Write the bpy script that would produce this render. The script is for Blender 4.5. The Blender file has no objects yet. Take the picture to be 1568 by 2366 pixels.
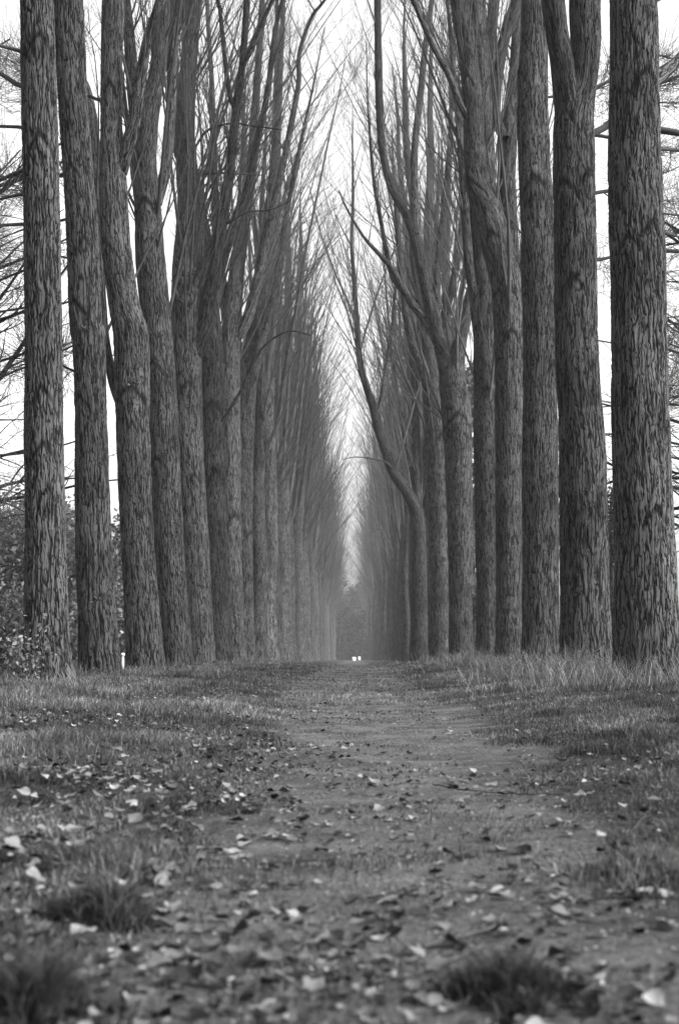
import bpy, math, random
import numpy as np
from mathutils import Vector
random.seed(7); rng = np.random.default_rng(7)
S = bpy.context.scene
COL = S.collection
rad = math.radians

# ------------------------------------------------------------------ camera, world, sun, exposure
CAM = np.array([0.0, 0.0, 0.54])
FPX = 3286.0                       # focal length in tracing pixels (picture 1568 x 2366)
PITCH = math.atan((1524 - 1183) / FPX)
YAW = math.atan(28 / FPX)
cd = bpy.data.cameras.new('camera'); cam = bpy.data.objects.new('camera', cd); COL.objects.link(cam)
cam.location = CAM
cam.rotation_euler = (rad(90) + PITCH, 0, YAW)
cd.sensor_fit = 'VERTICAL'; cd.sensor_height = 36; cd.sensor_width = 24; cd.lens = 50
cd.clip_start = 0.05; cd.clip_end = 2000
cd.dof.use_dof = True; cd.dof.focus_distance = 21; cd.dof.aperture_fstop = 4.8
S.camera = cam
SUN_EL, SUN_AZ = rad(34), rad(112)     # azimuth clockwise from +Y
w = bpy.data.worlds.new('World'); S.world = w; w.use_nodes = True
nt = w.node_tree; nt.nodes.clear()
sky = nt.nodes.new('ShaderNodeTexSky'); sky.sky_type = 'NISHITA'; sky.sun_disc = False
sky.sun_elevation = SUN_EL; sky.sun_rotation = SUN_AZ; sky.dust_density = 6; sky.air_density = 1.5
bw = nt.nodes.new('ShaderNodeRGBToBW'); bg = nt.nodes.new('ShaderNodeBackground'); wo = nt.nodes.new('ShaderNodeOutputWorld')
bg.inputs['Strength'].default_value = 0.15
nt.links.new(sky.outputs[0], bw.inputs[0]); nt.links.new(bw.outputs[0], bg.inputs['Color']); nt.links.new(bg.outputs[0], wo.inputs['Surface'])
sd = bpy.data.lights.new('sun', 'SUN'); sun = bpy.data.objects.new('sun', sd); COL.objects.link(sun)
sd.energy = 1.5; sd.angle = rad(12); sd.color = (1, 1, 1)
sdir = Vector((math.sin(SUN_AZ) * math.cos(SUN_EL), math.cos(SUN_AZ) * math.cos(SUN_EL), math.sin(SUN_EL)))
sun.rotation_euler = (-sdir).to_track_quat('-Z', 'Y').to_euler()
S.view_settings.view_transform = 'Standard'; S.view_settings.look = 'None'
S.view_settings.exposure = 2.0; S.view_settings.gamma = 1
S.render.engine = 'CYCLES'
HAZE = 0.00038

# ------------------------------------------------------------------ helpers
def ray(px, py):
    dx, dy = (px - 784) / FPX, (1183 - py) / FPX
    cp, sp = math.cos(PITCH), math.sin(PITCH)
    # camera space (dx, dy, -1): pitch about x, then yaw about z
    y = cp * 1 - sp * dy; z = sp * 1 + cp * dy; x = dx
    ca, sa = math.cos(YAW), math.sin(YAW)
    return np.array([x * ca - y * sa, x * sa + y * ca, z])
def P(px, py, Y):
    d = ray(px, py); t = (Y - CAM[1]) / d[1]
    return CAM + d * t, t / FPX            # world point, metres per pixel there

def lat(ix, iy, iz, seed):
    n = (ix * 374761393 + iy * 668265263 + iz * 2147483647 + seed * 1274126177) & 0xffffffff
    n = ((n ^ (n >> 13)) * 1274126177) & 0xffffffff
    n = n ^ (n >> 16)
    return (n & 0xffff) / 65535.0
def noise(x, y, z=0.0, seed=0):
    x, y, z = np.broadcast_arrays(np.asarray(x, float), np.asarray(y, float), np.asarray(z, float))
    fx, fy, fz = np.floor(x), np.floor(y), np.floor(z)
    ix, iy, iz = fx.astype(np.int64), fy.astype(np.int64), fz.astype(np.int64)
    u, v, t = x - fx, y - fy, z - fz
    u, v, t = u*u*(3-2*u), v*v*(3-2*v), t*t*(3-2*t)
    r = 0
    for a in (0, 1):
        for b in (0, 1):
            for c in (0, 1):
                r = r + lat(ix+a, iy+b, iz+c, seed) * (u if a else 1-u) * (v if b else 1-v) * (t if c else 1-t)
    return r * 2 - 1
def sstep(a, b, x):
    t = np.clip((np.asarray(x, float) - a) / (b - a), 0, 1); return t*t*(3-2*t)

def path_cx(y): return 0.10 + 0.12 * np.sin(np.asarray(y, float) * 0.16 + 0.4) * sstep(2, 8, y)
def path_mask(x, y):
    """1 on the trodden path, 0 in the grass"""
    y = np.asarray(y, float)
    hw = 0.56 + 0.024 * y.clip(0, 20) + 0.14 * noise(x * 0.0 + y * 1.3, 3.1, 0, 5) + 0.13 * noise(x * 5, y * 2.5, 0, 6)
    return 1 - sstep(hw * 0.75, hw * 1.25, np.abs(x - path_cx(y)))
def gz(x, y):
    x = np.asarray(x, float); y = np.asarray(y, float)
    z = 0.27 * sstep(5, 50, y)
    ax = np.abs(x - 0.1)
    z = z + 0.09 * sstep(0.5, 2.2, ax) + 0.06 * sstep(2.2, 4.4, ax)
    z = z + 0.05 * noise(x * 0.45, y * 0.3, 0, 1) * sstep(0.4, 3, ax) + 0.02 * noise(x * 1.7, y * 1.4, 0, 2)
    z = z + 0.008 * noise(x * 7, y * 6, 0, 3) * (1 - sstep(20, 40, y))
    return z - 0.25 * sstep(7, 40, ax)

def link(o, parent=None):
    COL.objects.link(o)
    if parent is not None: o.parent = parent
    return o
def tag(o, label=None, cat=None, group=None, kind=None):
    if label: o['label'] = label
    if cat: o['category'] = cat
    if group: o['group'] = group
    if kind: o['kind'] = kind
    return o
def empty(name, loc):
    o = bpy.data.objects.new(name, None); o.location = [float(v) for v in loc]; o.empty_display_size = 0.3
    return link(o)
def mesh_from(name, V, F, mat, smooth=True, attrs=None, loops=None):
    """V (n,3); F (m,k) array of k-gons, or list of such arrays"""
    me = bpy.data.meshes.new(name)
    Fs = F if isinstance(F, list) else [F]
    Fs = [np.asarray(f, np.int32) for f in Fs if len(f)]
    me.vertices.add(len(V)); me.vertices.foreach_set('co', np.asarray(V, np.float32).ravel())
    nl = sum(f.size for f in Fs); npoly = sum(len(f) for f in Fs)
    me.loops.add(nl); me.polygons.add(npoly)
    me.loops.foreach_set('vertex_index', np.concatenate([f.ravel() for f in Fs]))
    tot = np.concatenate([np.full(len(f), f.shape[1], np.int32) for f in Fs])
    st = np.concatenate([[0], np.cumsum(tot)[:-1]]).astype(np.int32)
    me.polygons.foreach_set('loop_start', st); me.polygons.foreach_set('loop_total', tot)
    if smooth: me.polygons.foreach_set('use_smooth', np.ones(npoly, bool))
    if attrs:
        for k, (typ, dat) in attrs.items():
            a = me.attributes.new(k, typ, 'POINT')
            a.data.foreach_set('vector' if typ == 'FLOAT_VECTOR' else 'value', np.asarray(dat, np.float32).ravel())
    me.update(); me.validate()
    if mat: me.materials.append(mat)
    return me
def obj(name, me, parent=None, loc=None):
    o = bpy.data.objects.new(name, me)
    if loc is not None: o.location = [float(v) for v in loc]
    return link(o, parent)

# ------------------------------------------------------------------ materials
def newmat(name):
    m = bpy.data.materials.new(name); m.use_nodes = True
    n = m.node_tree; b = n.nodes['Principled BSDF']; out = n.nodes['Material Output']
    b.inputs['Specular IOR Level'].default_value = 0.03
    return m, n, b, out
def N(nt, t, **kw):
    n = nt.nodes.new(t)
    for k, v in kw.items():
        if hasattr(n, k): setattr(n, k, v)
        else: n.inputs[k].default_value = v
    return n
def ramp(nt, src, stops):
    r = nt.nodes.new('ShaderNodeValToRGB'); e = r.color_ramp.elements
    while len(e) < len(stops): e.new(0.5)
    for i, (p, c) in enumerate(stops): e[i].position = p; e[i].color = (c, c, c, 1)
    nt.links.new(src, r.inputs[0]); return r.outputs[0]
def math_n(nt, op, a, b=None, c=None):
    n = nt.nodes.new('ShaderNodeMath'); n.operation = op
    for i, s in enumerate((a, b, c)):
        if s is None: continue
        if isinstance(s, (int, float)): n.inputs[i].default_value = s
        else: nt.links.new(s, n.inputs[i])
    return n.outputs[0]
def bark_material(name, disp=False, tone=1.0):
    m, n, b, out = newmat(name); L = n.links.new
    at = N(n, 'ShaderNodeAttribute', attribute_name='bark')
    oi = N(n, 'ShaderNodeObjectInfo')
    addr = N(n, 'ShaderNodeVectorMath', operation='ADD'); L(at.outputs['Vector'], addr.inputs[0])
    mr = N(n, 'ShaderNodeVectorMath', operation='SCALE'); mr.inputs[0].default_value = (17, 9, 5); L(oi.outputs['Random'], mr.inputs['Scale'])
    L(mr.outputs[0], addr.inputs[1])
    # warp
    nz = N(n, 'ShaderNodeTexNoise', Scale=3.0, Detail=3.0); L(addr.outputs[0], nz.inputs['Vector'])
    sub = N(n, 'ShaderNodeVectorMath', operation='SUBTRACT'); L(nz.outputs['Color'], sub.inputs[0]); sub.inputs[1].default_value = (.5, .5, .5)
    sc = N(n, 'ShaderNodeVectorMath', operation='SCALE'); L(sub.outputs[0], sc.inputs[0]); sc.inputs['Scale'].default_value = 0.05
    wv = N(n, 'ShaderNodeVectorMath', operation='ADD'); L(addr.outputs[0], wv.inputs[0]); L(sc.outputs[0], wv.inputs[1])
    def fur(scale, zs, off):
        mp = N(n, 'ShaderNodeMapping'); mp.inputs['Scale'].default_value = (1, 1, zs); mp.inputs['Location'].default_value = (off, off, off); L(wv.outputs[0], mp.inputs['Vector'])
        q = N(n, 'ShaderNodeTexNoise', Scale=scale, Detail=1.6, Roughness=0.4); L(mp.outputs[0], q.inputs['Vector'])
        return math_n(n, 'ABSOLUTE', math_n(n, 'SUBTRACT', q.outputs['Fac'], 0.5))
    f1 = fur(27.0, .06, 0.0); f2 = fur(48.0, .075, 4.3)
    fm = math_n(n, 'MINIMUM', f1, math_n(n, 'MULTIPLY', f2, 1.5))
    ridge = ramp(n, fm, [(0.0, 0.0), (0.03, 0.5), (0.085, 1.0)])
    mp2 = N(n, 'ShaderNodeMapping'); mp2.inputs['Scale'].default_value = (1, 1, .14); L(wv.outputs[0], mp2.inputs['Vector'])
    n2 = N(n, 'ShaderNodeTexNoise', Scale=110.0, Detail=4.0, Roughness=0.65); L(mp2.outputs[0], n2.inputs['Vector'])
    h = math_n(n, 'MULTIPLY_ADD', n2.outputs['Fac'], 0.55, ridge)
    # horizontal cracks and large blotches
    mp3 = N(n, 'ShaderNodeMapping'); mp3.inputs['Scale'].default_value = (1, 1, 1.2); L(wv.outputs[0], mp3.inputs['Vector'])
    n3 = N(n, 'ShaderNodeTexNoise', Scale=14.0, Detail=3.0); L(mp3.outputs[0], n3.inputs['Vector'])
    h2 = math_n(n, 'MULTIPLY_ADD', n3.outputs['Fac'], 0.2, h)
    bl = N(n, 'ShaderNodeTexNoise', Scale=1.5, Detail=5.0, Roughness=0.6); L(addr.outputs[0], bl.inputs['Vector'])
    blr = ramp(n, bl.outputs['Fac'], [(0.3, 0.65), (0.7, 1.25)])
    col = ramp(n, h2, [(0.25, 0.028 * tone), (0.62, 0.085 * tone), (1.05, 0.15 * tone), (1.0, 0.26 * tone)][:3] + [(1.0, 0.26 * tone)])
    # ramp clamps at 1: rescale the height first
    hs = math_n(n, 'MULTIPLY', h2, 0.55)
    col = ramp(n, hs, [(0.22, 0.0025 * tone), (0.42, 0.013 * tone), (0.64, 0.042 * tone), (0.90, 0.085 * tone)])
    mul = N(n, 'ShaderNodeMixRGB', blend_type='MULTIPLY', Fac=1.0); L(col, mul.inputs[1]); L(blr, mul.inputs[2])
    sca = N(n, 'ShaderNodeAttribute', attribute_name='scar')
    mx = N(n, 'ShaderNodeMixRGB', blend_type='MIX'); L(math_n(n, 'MULTIPLY', sca.outputs['Fac'], 0.84), mx.inputs[0]); L(mul.outputs[0], mx.inputs[1]); mx.inputs[2].default_value = (.005, .005, .005, 1)
    # each stem a slightly different tone
    orr = ramp(n, oi.outputs['Random'], [(0, 0.62), (1, 1.35)])
    mo = N(n, 'ShaderNodeMixRGB', blend_type='MULTIPLY', Fac=1.0); L(mx.outputs[0], mo.inputs[1]); L(orr, mo.inputs[2])
    L(mo.outputs[0], b.inputs['Base Color']); b.inputs['Roughness'].default_value = 0.95
    if disp:
        d = N(n, 'ShaderNodeDisplacement', Midlevel=0.9, Scale=0.022); L(h2, d.inputs['Height']); L(d.outputs[0], out.inputs['Displacement'])
        m.displacement_method = 'BOTH'
    else:
        bu = N(n, 'ShaderNodeBump', Strength=1.0, Distance=0.022); L(h2, bu.inputs['Height']); L(bu.outputs[0], b.inputs['Normal'])
    return m
BARK = bark_material('ridged_bark', False, 1.08); BARKD = bark_material('deep_ridged_bark', True, 1.02)
def simple(name, lo, hi, scale=8, rough=0.9, bump=0.0, transl=0.0, coord='Object'):
    m, n, b, out = newmat(name); L = n.links.new
    tc = N(n, 'ShaderNodeTexCoord')
    nz = N(n, 'ShaderNodeTexNoise', Scale=scale, Detail=5.0, Roughness=0.65); L(tc.outputs[coord], nz.inputs['Vector'])
    c = ramp(n, nz.outputs['Fac'], [(0.3, lo), (0.7, hi)]); L(c, b.inputs['Base Color'])
    b.inputs['Roughness'].default_value = rough
    if bump:
        bu = N(n, 'ShaderNodeBump', Strength=1.0, Distance=bump); L(nz.outputs['Fac'], bu.inputs['Height']); L(bu.outputs[0], b.inputs['Normal'])
    return m
def blade_mat(name, stops, attr='tone', rough=0.7, mixt=0.25):
    m, n, b, out = newmat(name); L = n.links.new
    a = N(n, 'ShaderNodeAttribute', attribute_name=attr)
    c = ramp(n, a.outputs['Fac'], stops); L(c, b.inputs['Base Color']); b.inputs['Roughness'].default_value = rough
    tr = N(n, 'ShaderNodeBsdfTranslucent'); L(c, tr.inputs['Color'])
    ms = N(n, 'ShaderNodeMixShader'); ms.inputs[0].default_value = mixt; L(b.outputs[0], ms.inputs[1]); L(tr.outputs[0], ms.inputs[2]); L(ms.outputs[0], out.inputs['Surface'])
    return m
TWIG = simple('twig_bark', 0.026, 0.055, 3)
_n = TWIG.node_tree; _b = _n.nodes['Principled BSDF']; _src = _b.inputs['Base Color'].links[0].from_socket
_oi = _n.nodes.new('ShaderNodeObjectInfo'); _m = _n.nodes.new('ShaderNodeMixRGB'); _m.blend_type = 'MULTIPLY'; _m.inputs[0].default_value = 1
_n.links.new(_src, _m.inputs[1]); _n.links.new(ramp(_n, _oi.outputs['Random'], [(0, .5), (1, 1.5)]), _m.inputs[2]); _n.links.new(_m.outputs[0], _b.inputs['Base Color'])
DEAD = simple('dead_twig_bark', 0.008, 0.02, 3)
GRASS = blade_mat('grass_blades', [(0, 0.016), (0.6, 0.075), (1, 0.24)])
DARKGRASS = blade_mat('dark_grass_blades', [(0, 0.010), (0.7, 0.035), (0.93, 0.07), (1, 0.16)])
LEAFM = blade_mat('fallen_leaf', [(0, 0.008), (0.45, 0.065), (1, 0.21)], rough=0.6, mixt=0.12)
FOLI = blade_mat('foliage', [(0, 0.025), (0.5, 0.055), (1, 0.12)], rough=0.8)
FOLID = blade_mat('dark_foliage', [(0, 0.015), (0.6, 0.03), (1, 0.06)], rough=0.8)
FOLIP = blade_mat('pale_foliage', [(0, 0.04), (0.5, 0.09), (1, 0.2)], rough=0.8)
WOODCUT = simple('cut_wood', 0.16, 0.3, 30, bump=0.003)
WHITE = simple('weathered_white_paint', 0.68, 0.85, 6)
DARKM = simple('dark_cap', 0.03, 0.06, 20)

# ground material
gm, n, b, out = newmat('ground'); L = n.links.new
geo = N(n, 'ShaderNodeNewGeometry')
am = N(n, 'ShaderNodeAttribute', attribute_name='path')
n1 = N(n, 'ShaderNodeTexNoise', Scale=2.2, Detail=8.0, Roughness=0.7); L(geo.outputs['Position'], n1.inputs['Vector'])
n2 = N(n, 'ShaderNodeTexNoise', Scale=45.0, Detail=6.0, Roughness=0.75); L(geo.outputs['Position'], n2.inputs['Vector'])
vo = N(n, 'ShaderNodeTexVoronoi', Scale=70.0); L(geo.outputs['Position'], vo.inputs['Vector'])
s1 = math_n(n, 'MULTIPLY_ADD', n1.outputs['Fac'], 0.6, math_n(n, 'MULTIPLY', n2.outputs['Fac'], 0.6))
cp = ramp(n, s1, [(0.40, 0.010), (0.56, 0.050), (0.8, 0.15)])
cg = ramp(n, s1, [(0.4, 0.008), (0.6, 0.03), (0.8, 0.075)])
mx = N(n, 'ShaderNodeMixRGB'); L(am.outputs['Fac'], mx.inputs[0]); L(cg, mx.inputs[1]); L(cp, mx.inputs[2])
L(mx.outputs[0], b.inputs['Base Color']); b.inputs['Roughness'].default_value = 0.95
hh = math_n(n, 'MULTIPLY_ADD', vo.outputs['Distance'], 0.25, s1)
bu = N(n, 'ShaderNodeBump', Strength=1.0, Distance=0.045); L(hh, bu.inputs['Height']); L(bu.outputs[0], b.inputs['Normal'])

# ------------------------------------------------------------------ ground (one sheet, finer near the camera)
def axis(lim0, lim1, fine):
    a = [0.0]
    while a[-1] < lim1: a.append(a[-1] + fine * (1 + abs(a[-1]) * 0.35))
    c = [0.0]
    while c[-1] > lim0: c.append(c[-1] - fine * (1 + abs(c[-1]) * 0.35))
    return np.array(c[:0:-1] + a)
gx = axis(-300, 300, 0.03); gy = axis(-60, 460, 0.035)
X, Y = np.meshgrid(gx, gy); Z = gz(X, Y)
V = np.stack([X, Y, Z], -1).reshape(-1, 3)
nx, ny = len(gx), len(gy)
idx = np.arange(nx * ny).reshape(ny, nx)
F = np.stack([idx[:-1, :-1], idx[:-1, 1:], idx[1:, 1:], idx[1:, :-1]], -1).reshape(-1, 4)
g = obj('ground', mesh_from('ground', V, F, gm, attrs={'path': ('FLOAT', path_mask(V[:, 0], V[:, 1]))}))
tag(g, kind='structure')

# ------------------------------------------------------------------ tubes
def batch_tubes(PT, R, k):
    """PT (N,n,3), R (N,n) -> verts, faces"""
    Nn, n = R.shape
    T = np.gradient(PT, axis=1); T /= (np.linalg.norm(T, axis=2, keepdims=True) + 1e-9)
    ref = np.where(np.abs(T[:, :1, 2:3]) > 0.9, np.array([[[1.0, 0, 0]]]), np.array([[[0, 0, 1.0]]]))
    E1 = np.cross(T, ref); E1 /= (np.linalg.norm(E1, axis=2, keepdims=True) + 1e-9)
    E2 = np.cross(T, E1)
    th = np.arange(k) * 2 * np.pi / k
    V = PT[:, :, None, :] + R[:, :, None, None] * (np.cos(th)[None, None, :, None] * E1[:, :, None, :] + np.sin(th)[None, None, :, None] * E2[:, :, None, :])
    base = (np.arange(Nn) * n * k)[:, None, None]
    i = np.arange(n - 1)[None, :, None] * k; j = np.arange(k)[None, None, :]; j2 = (j + 1) % k
    F = np.stack([base + i + j, base + i + j2, base + i + k + j2, base + i + k + j], -1).reshape(-1, 4)
    return V.reshape(-1, 3), F
class Tubes:
    def __init__(s): s.d = {}; s.par = {}
    def sprout(s, m, l0, l1, r=0.0045, up=0.35, seed=1):
        '''fine twigs on every last-level branch, all at once'''
        g_ = np.random.default_rng(seed)
        for n_, lst in s.par.items():
            A = np.array(lst, float); A = np.repeat(A, m, axis=0); K = len(A)
            t = g_.uniform(.15, .98, K) * (n_ - 1); i = np.minimum(t.astype(int), n_ - 2); f = (t - i)[:, None]; ar = np.arange(K)
            p0 = A[ar, i] * (1 - f) + A[ar, i + 1] * f; d = A[ar, i + 1] - A[ar, i]; d /= np.linalg.norm(d, axis=1, keepdims=True) + 1e-9
            d = d + g_.normal(size=(K, 3)) * .42 + [0, 0, up]; d /= np.linalg.norm(d, axis=1, keepdims=True)
            L_ = g_.uniform(l0, l1, K)[:, None]; p1 = p0 + d * L_ * .5 + g_.normal(size=(K, 3)) * L_ * .04
            d2 = d + [0, 0, up * .5]; p2 = p1 + d2 * L_ * .5
            s.bulk = getattr(s, 'bulk', []); s.bulk.append((np.stack([p0, p1, p2], 1), np.tile([r, r * .8, r * .4], (K, 1))))
    def add(s, pts, radii, k):
        s.d.setdefault((len(pts), k), []).append((pts, radii))
    def mesh(s, name, mat, off=(0, 0, 0)):
        Vs, Fs, o = [], [], 0
        for (n, k), lst in s.d.items():
            PT = np.array([a for a, _ in lst], float) - np.array(off); R = np.array([r for _, r in lst], float)
            v, f = batch_tubes(PT, R, k); Vs.append(v); Fs.append(f + o); o += len(v)
        for PT, R in getattr(s, 'bulk', []):
            v, f = batch_tubes(PT - np.array(off), R, 3); Vs.append(v); Fs.append(f + o); o += len(v)
        return mesh_from(name, np.concatenate(Vs), np.concatenate(Fs), mat)

def catmull(pts, step):
    """smooth resample of (n, m) control rows (xyz + radius)"""
    p = np.asarray(pts, float); p = np.vstack([2 * p[0] - p[1], p, 2 * p[-1] - p[-2]])
    out = []
    for i in range(1, len(p) - 2):
        L_ = np.linalg.norm(p[i + 1][:3] - p[i][:3]); m = max(1, int(round(L_ / step)))
        t = (np.arange(m) / m)[:, None]
        out.append(0.5 * (2 * p[i] + (p[i+1] - p[i-1]) * t + (2*p[i-1] - 5*p[i] + 4*p[i+1] - p[i+2]) * t**2 + (-p[i-1] + 3*p[i] - 3*p[i+1] + p[i+2]) * t**3))
    out.append(p[-2][None]); return np.concatenate(out)

def stem_mesh(name, ctrl, step, k, mat, off, seed=0, lump=0.03, marks=(), foot=False):
    """ctrl rows xyz+radius. marks: (height z, theta, size)"""
    c = catmull(ctrl, step); pt = c[:, :3]; r = c[:, 3].clip(0.004)
    n = len(c)
    T = np.gradient(pt, axis=0); T /= np.linalg.norm(T, axis=1, keepdims=True)
    v = np.concatenate([[0], np.cumsum(np.linalg.norm(np.diff(pt, axis=0), axis=1))])
    ref = np.array([1.0, 0, 0])
    E1 = ref - T * (T @ ref)[:, None]; E1 /= np.linalg.norm(E1, axis=1, keepdims=True); E2 = np.cross(T, E1)
    th = np.arange(k) * 2 * np.pi / k
    TH, VV = np.meshgrid(th, v); RR = r[:, None] * np.ones(k)[None]
    R0 = float(np.mean(r))
    cx, cy = np.cos(TH), np.sin(TH)
    # lumpy bole, buttressed foot
    amp = lump * RR
    RR = RR + amp * (noise(cx * 1.3 + seed * 3.7, cy * 1.3, VV * 0.8, seed) + 0.7 * noise(cx * 2.6, cy * 2.6 + seed, VV * 2.2, seed + 9))
    RR = RR + 0.012 * noise(cx * 5, cy * 5 + seed, VV * 3, seed + 5) * min(1, R0 * 3)
    if foot:
        ft = np.exp(-np.maximum(VV - .1, 0) / .22) * R0
        RR = RR + ft * (.10 + .34 * np.maximum(0, noise(cx * 1.9 + seed, cy * 1.9, 0.3, seed + 40) + .25))
    scar = np.zeros_like(RR)
    for (mz, mt, ms) in marks:
        ms = ms * (1.15 + .5 * abs(math.sin(mz * 7.1 + seed)))
        iz = np.argmin(np.abs(pt[:, 2] - mz)); mv = v[iz]
        du = (np.angle(np.exp(1j * (TH - mt)))) * R0; dv = VV - mv
        lim = ms
        line = -1.5 * np.abs(du) - 0.6 * du * du / ms
        d = (dv - line) / 1.8
        gfac = np.exp(-(d / (0.025 + 0.07 * ms)) ** 2) * (np.abs(du) < lim) * (1 - np.abs(du) / lim * 0.7)
        RR = RR - 0.040 * gfac
        RR = RR + 0.045 * ms / 0.2 * np.exp(-(du / (ms * .45)) ** 2 - ((dv + ms * .5) / (ms * 1.2)) ** 2)
        eye = np.exp(-((du / (ms * .22)) ** 2 + ((dv + ms * .22) / (ms * .3)) ** 2))
        scar = np.maximum(scar, np.maximum(np.minimum(1, gfac * 1.3), eye * 0.8))
    Vt = pt[:, None, :] + RR[:, :, None] * (cx[:, :, None] * E1[:, None, :] + cy[:, :, None] * E2[:, None, :]) - np.array(off)
    i = np.arange(n - 1)[:, None] * k; j = np.arange(k)[None]; j2 = (j + 1) % k
    F = np.stack([i + j, i + j2, i + k + j2, i + k + j], -1).reshape(-1, 4)
    caps = np.array([list(range((n - 1) * k, n * k))])
    bk = np.stack([cx * R0, cy * R0, VV], -1)
    return mesh_from(name, Vt.reshape(-1, 3), [F, caps], mat, attrs={'bark': ('FLOAT_VECTOR', bk), 'scar': ('FLOAT', scar)})

# ------------------------------------------------------------------ branch growth
def rnd(a, b): return random.uniform(a, b)
def unit(v): return v / (np.linalg.norm(v) + 1e-9)
def perp_dir(d, ang, phi):
    a = unit(np.cross(d, [0.31, 0.77, 0.2])); b_ = np.cross(d, a)
    return unit(d * math.cos(ang) + (a * math.cos(phi) + b_ * math.sin(phi)) * math.sin(ang))
def grow(T, p, d, r, Ln, lvl, trop=0.06, wob=0.09, dens=1.0, maxl=3, droop=False):
    n = {0: 9, 1: 7, 2: 5, 3: 4}[lvl]
    pts = [np.array(p, float)]; d = unit(np.array(d, float)); st = Ln / (n - 1); ds = [d]
    for i in range(n - 1):
        d = unit(d + np.array([rnd(-wob, wob), rnd(-wob, wob), rnd(-wob, wob) + trop]))
        pts.append(pts[-1] + d * st); ds.append(d)
    radii = [max(0.003, r * (1 - 0.82 * (i / (n - 1)) ** 0.9)) for i in range(n)]
    T.add(pts, radii, {0: 6, 1: 5, 2: 3, 3: 3}[lvl])
    if lvl >= 1: T.par.setdefault(n, []).append(pts)
    if lvl >= maxl: return
    nc = {0: max(5, int(Ln * 1.7)), 1: max(4, int(Ln * 2.8)), 2: 4}[lvl] * dens
    nc = int(nc) + (random.random() < nc % 1)
    for c in range(nc):
        t = rnd(0.16, 0.97) if lvl else rnd(0.12, 0.97)
        f = t * (n - 1); i = min(int(f), n - 2); q = pts[i] + (pts[i+1] - pts[i]) * (f - i)
        rr = r * (1 - 0.82 * t ** 0.9)
        ang = rnd(0.30, 0.75)
        nd = perp_dir(ds[i], ang, rnd(0, 6.283))
        nl = Ln * {0: rnd(0.22, 0.42), 1: rnd(0.25, 0.5), 2: rnd(0.3, 0.6)}[lvl] * (1.15 - 0.6 * t)
        nl = max(nl, 0.25)
        grow(T, q, nd, max(0.0035, rr * rnd(0.38, 0.6)), nl, lvl + 1, (-0.07 if droop else trop * 1.1), wob * 1.25, dens, maxl, droop)

def ext_top(rows, top, seed, lean=(0, 0)):
    """carry a traced stem on, above the picture, to the height the tree has"""
    r = random.Random(seed)
    rows = [list(a) for a in rows]
    a, b_ = np.array(rows[-2][:3]), np.array(rows[-1][:3])
    d = unit(b_ - a); z0 = rows[-1][2]; r0 = rows[-1][3]
    n = max(2, int((top - z0) / 2.5))
    p = b_.copy()
    for i in range(n):
        d = unit(d + np.array([r.uniform(-.05, .05) + lean[0], r.uniform(-.05, .05) + lean[1], 0.12]))
        p = p + d * (top - z0) / n
        rows.append([p[0], p[1], p[2], max(0.015, r0 * (1 - 0.93 * (i + 1) / n))])
    return rows

def along(rows, z):
    for a, b_ in zip(rows[:-1], rows[1:]):
        if a[2] <= z <= b_[2]:
            f = (z - a[2]) / (b_[2] - a[2] + 1e-9); return np.array(a) * (1 - f) + np.array(b_) * f
    return None

def side_limbs(T, rows, z0, z1, n, side, dens, spread=(0.35, 0.7), big=1.0, bias=0.5, maxl=3, avoid=None):
    """procedural ascending limbs on a stem; side -1/+1 : direction (in x) the limbs prefer"""
    for i in range(n):
        z = z0 + (z1 - z0) * ((i + rnd(0, 1)) / n); q = along(rows, z)
        if q is None: continue
        az = rnd(0, 6.283); dx, dy = math.cos(az) + side * bias, math.sin(az)
        an = rnd(*spread); h = unit(np.array([dx, dy, 0.0]))
        if avoid and avoid(q, h): continue
        d = h * math.sin(an) + np.array([0, 0, math.cos(an)])
        frac = (z - z0) / (z1 - z0 + 1e-6)
        Ln = rnd(3.5, 8) * (1 - 0.5 * frac) * big
        grow(T, q[:3], d, min(q[3] * 0.55, rnd(.022, .052) * big), Ln, 0, 0.055, 0.12, dens, maxl)

def whips(T, rows, z0, z1, n, dens=.35):
    '''secondary stems: long straight ascending branches'''
    for i in range(n):
        q = along(rows, rnd(z0, z1))
        if q is None: continue
        an = rnd(.14, .4); az = rnd(0, 6.283)
        d = np.array([math.cos(az) * math.sin(an), math.sin(az) * math.sin(an), math.cos(an)])
        grow(T, q[:3], d, rnd(.035, .075), rnd(8, 13), 0, .02, .07, dens, 2)
def inward(T, rows, z0, z1, n, side, dens=.32):
    """long thin limbs reaching over the avenue and curving up"""
    for i in range(n):
        q = along(rows, rnd(z0, z1))
        if q is None: continue
        an = rnd(.30, .68); az = rnd(-.7, .7) + (0 if side > 0 else math.pi)
        d = np.array([math.cos(az) * math.sin(an), math.sin(az) * math.sin(an), math.cos(an)])
        grow(T, q[:3], d, rnd(.02, .045), rnd(6, 10.5), 0, .02, .09, dens, 2)

# ------------------------------------------------------------------ the traced near trees
def trace(pts, Y, dy_end=0.0):
    """pts: (px, py, width px). returns rows xyz + radius; dy_end moves the free end in depth"""
    rows = []; n = len(pts)
    for i, (px, py, wpx) in enumerate(pts):
        Yi = Y + dy_end * (i / max(1, n - 1)) ** 1.2
        p, mpp = P(px, py, Yi); rows.append([p[0], p[1], p[2], wpx * mpp / 2])
    return rows
ROW_GROUP_L = 'poplars lining the left side of the avenue'
ROW_GROUP_R = 'poplars lining the right side of the avenue'

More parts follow.
